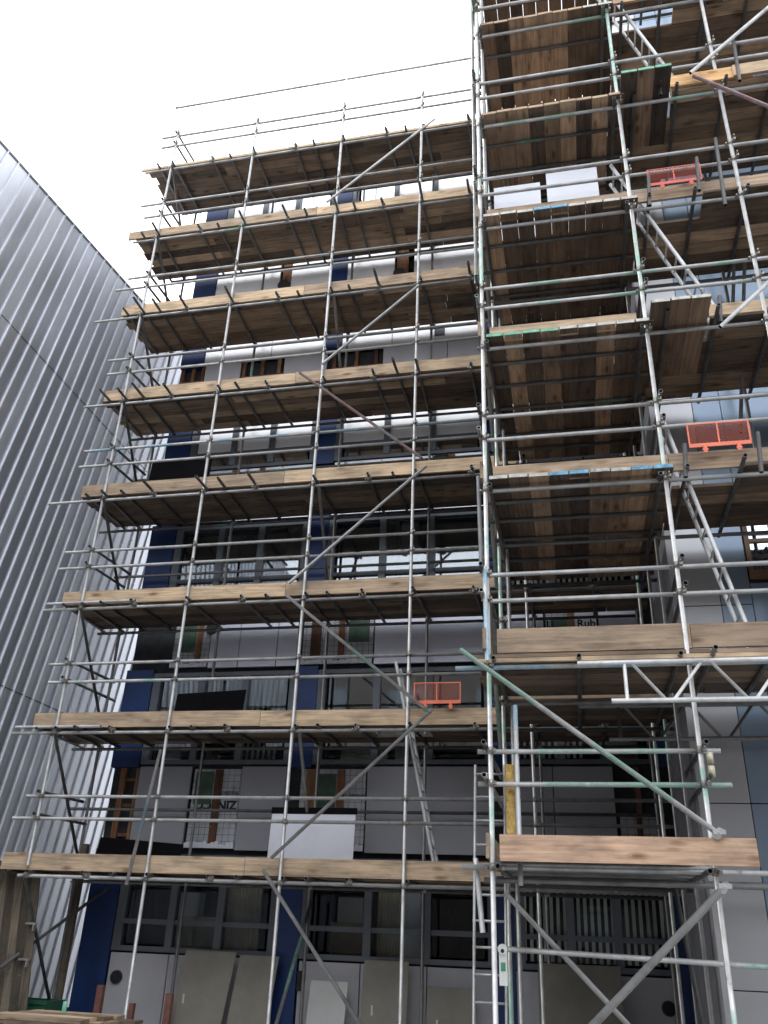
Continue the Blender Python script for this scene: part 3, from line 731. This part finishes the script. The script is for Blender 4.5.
# printing on the foil insulation
def text(s, size, loc, rot, parent, bold=.0):
    cu = bpy.data.curves.new('print', 'FONT'); cu.body = s; cu.size = size; cu.extrude = .0015; cu.offset = bold; cu.align_x = 'LEFT'
    tmp = bpy.data.objects.new('print', cu); C.objects.link(tmp)
    me = bpy.data.meshes.new_from_object(tmp.evaluated_get(bpy.context.evaluated_depsgraph_get()))
    bpy.data.objects.remove(tmp)
    me.materials.clear(); me.materials.append(M['ink'])
    o = bpy.data.objects.new('printed_lettering', me); C.objects.link(o)
    o.parent = parent; o.location = Vector(loc)-parent.location; o.rotation_euler = rot
    return o
R90 = math.pi/2
text('Rub', .18, (.19, F+.028, 5.98), (R90, 0, 0), bd, .004)
text('Li', .17, (-.29, F+.034, 5.99), (R90, 0, 0), bd, .004)
text('insulation', .10, (-5.21, F+.046, 3.45), (R90, math.pi, 0), bd, .001)
text('ZINE', .19, (-5.22, F+.046, 3.3), (R90, math.pi, 0), bd, .008)
text('CO', .19, (-5.64, F+.046, 3.3), (R90, math.pi, 0), bd, .008)
text('insul', .13, (-3.15, F+.046, 3.42), (R90, math.pi, 0), bd, .001)

# ================================================================ RIGHT WING
WY = 10.5
wg = thing('right_wing', 'projecting pale grey and slate clad wing behind the right side of the tower', 'building', (1.4, WY, 0))
B((1.42, WY+.06, 0), (7.5, 16, 18.2), 'membrane').build('wall', wg)
B((1.33, WY+.0, 0), (1.41, WY+2.6, 18.2), 'skirt').build('corner_jamb', wg)
zj = [0, 1.12, 2.95, 4.68, 5.28, 6.75, 8.3, 9.7, 10.9, 12.2, 13.6, 15, 16.5, 18]
for a, b in zip(zj, zj[1:]):
    B((1.43, WY, a+.006), (1.895, WY+.05, b-.006), 'wgrey').build('wall_panel', wg)
    B((1.905, WY, a+.006), (2.26, WY+.05, b-.006), 'wblue').build('wall_panel', wg)
for (z0, z1) in ((1.2, 2.9), (3.3, 4.6), (5.6, 6.6), ):
    fr = MB(); x0, x1 = 2.28, 6.5
    fr.box((x0, WY-.01, z0), (x1, WY+.05, z0+.12), 'wframe').box((x0, WY-.01, z1-.08), (x1, WY+.05, z1), 'wframe')
    x = x0
    while x < x1: fr.box((x, WY-.012, z0+.121), (x+.06, WY+.05, z1-.081), 'wframe'); x += .42
    fr.box((x0+.061, WY-.008, (z0+z1)/2), (x1, WY+.05, (z0+z1)/2+.05), 'wframe')
    o = fr.build('window', wg); B((x0+.05, WY+.02, z0+.1), (x1, WY+.03, z1-.06), 'glassbright').build('pane', o)
for a, b in zip(zj, zj[1:]):
    if a >= 6.7 or a == 0: B((2.27, WY, a+.006), (4.3, WY+.05, b-.006), 'wblue').build('wall_panel', wg); B((4.31, WY, a+.006), (7.5, WY+.05, b-.006), 'wblue').build('wall_panel', wg)
for z0, z1 in ((2.95, 3.28), (4.65, 5.55)): B((2.27, WY, z0), (7.5, WY+.05, z1), 'wblue').build('wall_panel', wg)

# ================================================================ CLAD BUILDING AT LEFT
cb = thing('metal_clad_building', 'tall windowless building clad in silver standing-seam metal, sloping roof edge, at left', 'building', (-9.2, 10, 0))
CX = -9.2
def ztop(y): return 13.72 + (y-8.83)*.153
ya, yb = -6.0, 19.0
w = MB(); w.poly([(CX-5, ya, .12), (CX-5, yb, .12), (CX-5, yb, ztop(yb)), (CX-5, ya, ztop(ya))], 'clad', 5, (1, 0, 0)); w.build('wall', cb)
for zz in (4.97, 10.85):
    B((CX+.0015, ya, zz-.008), (CX+.004, yb, zz+.008), 'ink').build('joint', cb)
ribs = MB(); y = ya-3.0; sl = .185
i = 0
while y < yb:
    # a seam leans away from the street: y grows with height
    a = y; zt = (13.72 + (y-8.83)*.153)/(1-.153*sl)
    y_top = a + sl*zt
    if a > ya and y_top < yb:
        ribs.beam((CX+.012, a, .12), (CX+.012, y_top, zt), .024, .03, 'rib', up=(1, 0, 0))
    y += .292; i += 1
ribs.build('standing_seam', cb)
m = MB(); m.beam((CX+.0, ya, ztop(ya)+.02), (CX+.0, yb, ztop(yb)+.02), .03, .045, 'frame'); m.build('roof_trim', cb)

# hoarding in front of the clad wall
h = thing('timber_hoarding', 'weathered vertical-board hoarding at the far left, below the lowest deck', 'hoarding', (-9.0, 12.1, 0))
x = -9.15; m = MB()
while x < -7.8:
    m.poly([(x+.26, 12.1, 0), (x+.388, 12.1, 0), (x+.128, 12.1, 2.28), (x, 12.1, 2.28)], 'hoard', .025, (0, 1, 0)); m.t[-6:] = [random.random()]*6; x += .133
m.build('boards', h); B((-8.95, 12.13, 1.2), (-7.66, 12.17, 1.29), 'hoard', .4).build('rail', h)
for zz in (1.45, 1.0): MB().box((-7.70, 12.02, zz), (-7.54, 12.09, zz+.025), 'band').box((-7.58, 12.02, zz-.08), (-7.56, 12.08, zz), 'band').build('bracket', h)

o = B((-7.55, 12.9, 0), (-7.47, 12.98, 2.6), 'hoard', .8).build('corner_post', None); tag(o, 'tall greenish weathered timber post where the clad wall meets the blue column', 'post')
# things lying at the foot of the scaffold
t = thing('board_stack', 'pile of spare scaffold boards on the ground at the left end of the scaffold', 'board pile', (-7.2, 11, 0))
for lvl in range(11):
    for q in range(4):
        xo = random.uniform(-.2, .25)
        MB().box((-6.95+xo, 10.55+q*.24, .02+lvl*.042), (-5.7+xo, 10.77+q*.24, .058+lvl*.042), 'deckx', random.random()).build('board', t)
t = thing('crate', 'dark green plastic crate among the boards beside the clad wall', 'crate', (-7.7, 12.5, 0))
m = MB(); m.box((-8.1, 12.35, 0), (-7.35, 12.38, .5), 'greenbox').box((-8.1, 12.82, 0), (-7.35, 12.85, .5), 'greenbox').box((-8.1, 12.38, 0), (-8.07, 12.82, .5), 'greenbox').box((-7.38, 12.38, 0), (-7.35, 12.82, .5), 'greenbox').box((-8.07, 12.38, 0), (-7.38, 12.82, .03), 'greenbox'); m.build('tub', t)
MB().box((-8.12, 12.33, .46), (-7.33, 12.349, .51), 'greenbox').build('rim', t)
for i, (x, zt) in enumerate(((-6.75, .72), (-6.25, .52), (-5.7, .66))):
    o = B((x, 12.6, 0), (x+.09, 12.68, zt), 'copper').build('timber_stub', None)
    tag(o, ('tall red-brown timber stub beside the blue column', 'shortest red-brown timber stub, middle of the three', 'red-brown timber stub nearest the leaning boards')[i], 'timber stub', 'timber stubs at the wall foot')
o = MB().tube((-6.5, 11.35, 0), (-6.48, 11.35, .60), 'bandg', r=.03).build('green_post', None); tag(o, 'short bright green painted tube standing by the clad wall corner', 'post')

# ================================================================ STREET AND UNSEEN BLOCK ADDED ACROSS IT
g = B((-400, -400, -.3), (400, 400, 0), 'asphalt').build('ground', None, kind='structure')
g = B((-14, 4.5, .001), (10, 20, .004), 'concrete').build('site_slab', None, kind='structure')
ob = thing('opposite_building', 'plain brick building across the street, behind the viewer', 'building', (0, -14, 0))  # added out of view, sized to darken low reflections and lower floors
B((-60, -30, 0), (60, -14, 14.3), 'opp').build('wall', ob)
m = MB()
for fz in (1.2, 4.4, 7.6, 10.6):
    for i in range(18): m.box((-38+i*4.2, -14, fz), (-36+i*4.2, -13.96, fz+1.7), 'frame')
m.build('windows', ob)

# ================================================================ SKY, SUN, CAMERA
wd = bpy.data.worlds.new('World'); scene.world = wd; wd.use_nodes = True
nt = wd.node_tree; bg = nt.nodes['Background']
sky = nt.nodes.new('ShaderNodeTexSky'); sky.sky_type = 'NISHITA'; sky.sun_disc = False
EL, AZ = 52, -35
sky.sun_elevation = math.radians(EL); sky.sun_rotation = math.radians(AZ)
tc = nt.nodes.new('ShaderNodeTexCoord'); sp = nt.nodes.new('ShaderNodeSeparateXYZ'); lk(nt, tc.outputs['Generated'], sp.inputs[0])
cl = ramp(nt, sp.outputs['Z'], [(0.0, (15, 15.3, 15.8)), (.45, (18, 18.2, 18.8)), (1.0, (22, 22.2, 22.8))])
nz = nt.nodes.new('ShaderNodeTexNoise'); nz.inputs['Scale'].default_value = 2.2; nz.inputs['Detail'].default_value = 5
lk(nt, tc.outputs['Generated'], nz.inputs['Vector'])
cloud = mixc(nt, 1., cl, ramp(nt, nz.outputs['Fac'], [(.3, (.86, .87, .9)), (.7, (1.1, 1.1, 1.1))]), 'MULTIPLY')
out = mixc(nt, .82, sky.outputs[0], cloud)
lk(nt, out, bg.inputs['Color']); bg.inputs['Strength'].default_value = .1
sl_ = bpy.data.lights.new('sun', 'SUN'); sl_.energy = .9; sl_.angle = math.radians(14); sl_.color = (1, .96, .9)
so = bpy.data.objects.new('sun', sl_); C.objects.link(so)
az = math.radians(AZ)
dirv = Vector((math.sin(az)*math.cos(math.radians(EL)), math.cos(az)*math.cos(math.radians(EL)), math.sin(math.radians(EL))))
so.rotation_euler = dirv.to_track_quat('Z', 'Y').to_euler()

cd = bpy.data.cameras.new('camera'); co = bpy.data.objects.new('camera', cd); C.objects.link(co)
cd.sensor_fit = 'VERTICAL'; cd.sensor_height = 36; cd.lens = 851/1024*36; cd.clip_end = 2000; cd.clip_start = .05
p, yw, rl = math.radians(26.40), math.radians(-12.89), math.radians(2.32)
fwd = Vector((math.sin(yw)*math.cos(p), math.cos(yw)*math.cos(p), math.sin(p)))
right = Vector((math.cos(yw), -math.sin(yw), 0)); up = right.cross(fwd)
r_ = math.cos(rl)*right + math.sin(rl)*up; u_ = -math.sin(rl)*right + math.cos(rl)*up
co.matrix_world = Matrix(((r_.x, u_.x, -fwd.x, 0), (r_.y, u_.y, -fwd.y, 0), (r_.z, u_.z, -fwd.z, 1.5), (0, 0, 0, 1)))
scene.camera = co
vs = scene.view_settings; vs.view_transform = 'Standard'; vs.look = 'None'; vs.exposure = .84; vs.gamma = 1
scene.cycles.max_bounces = 6; scene.cycles.transparent_max_bounces = 8
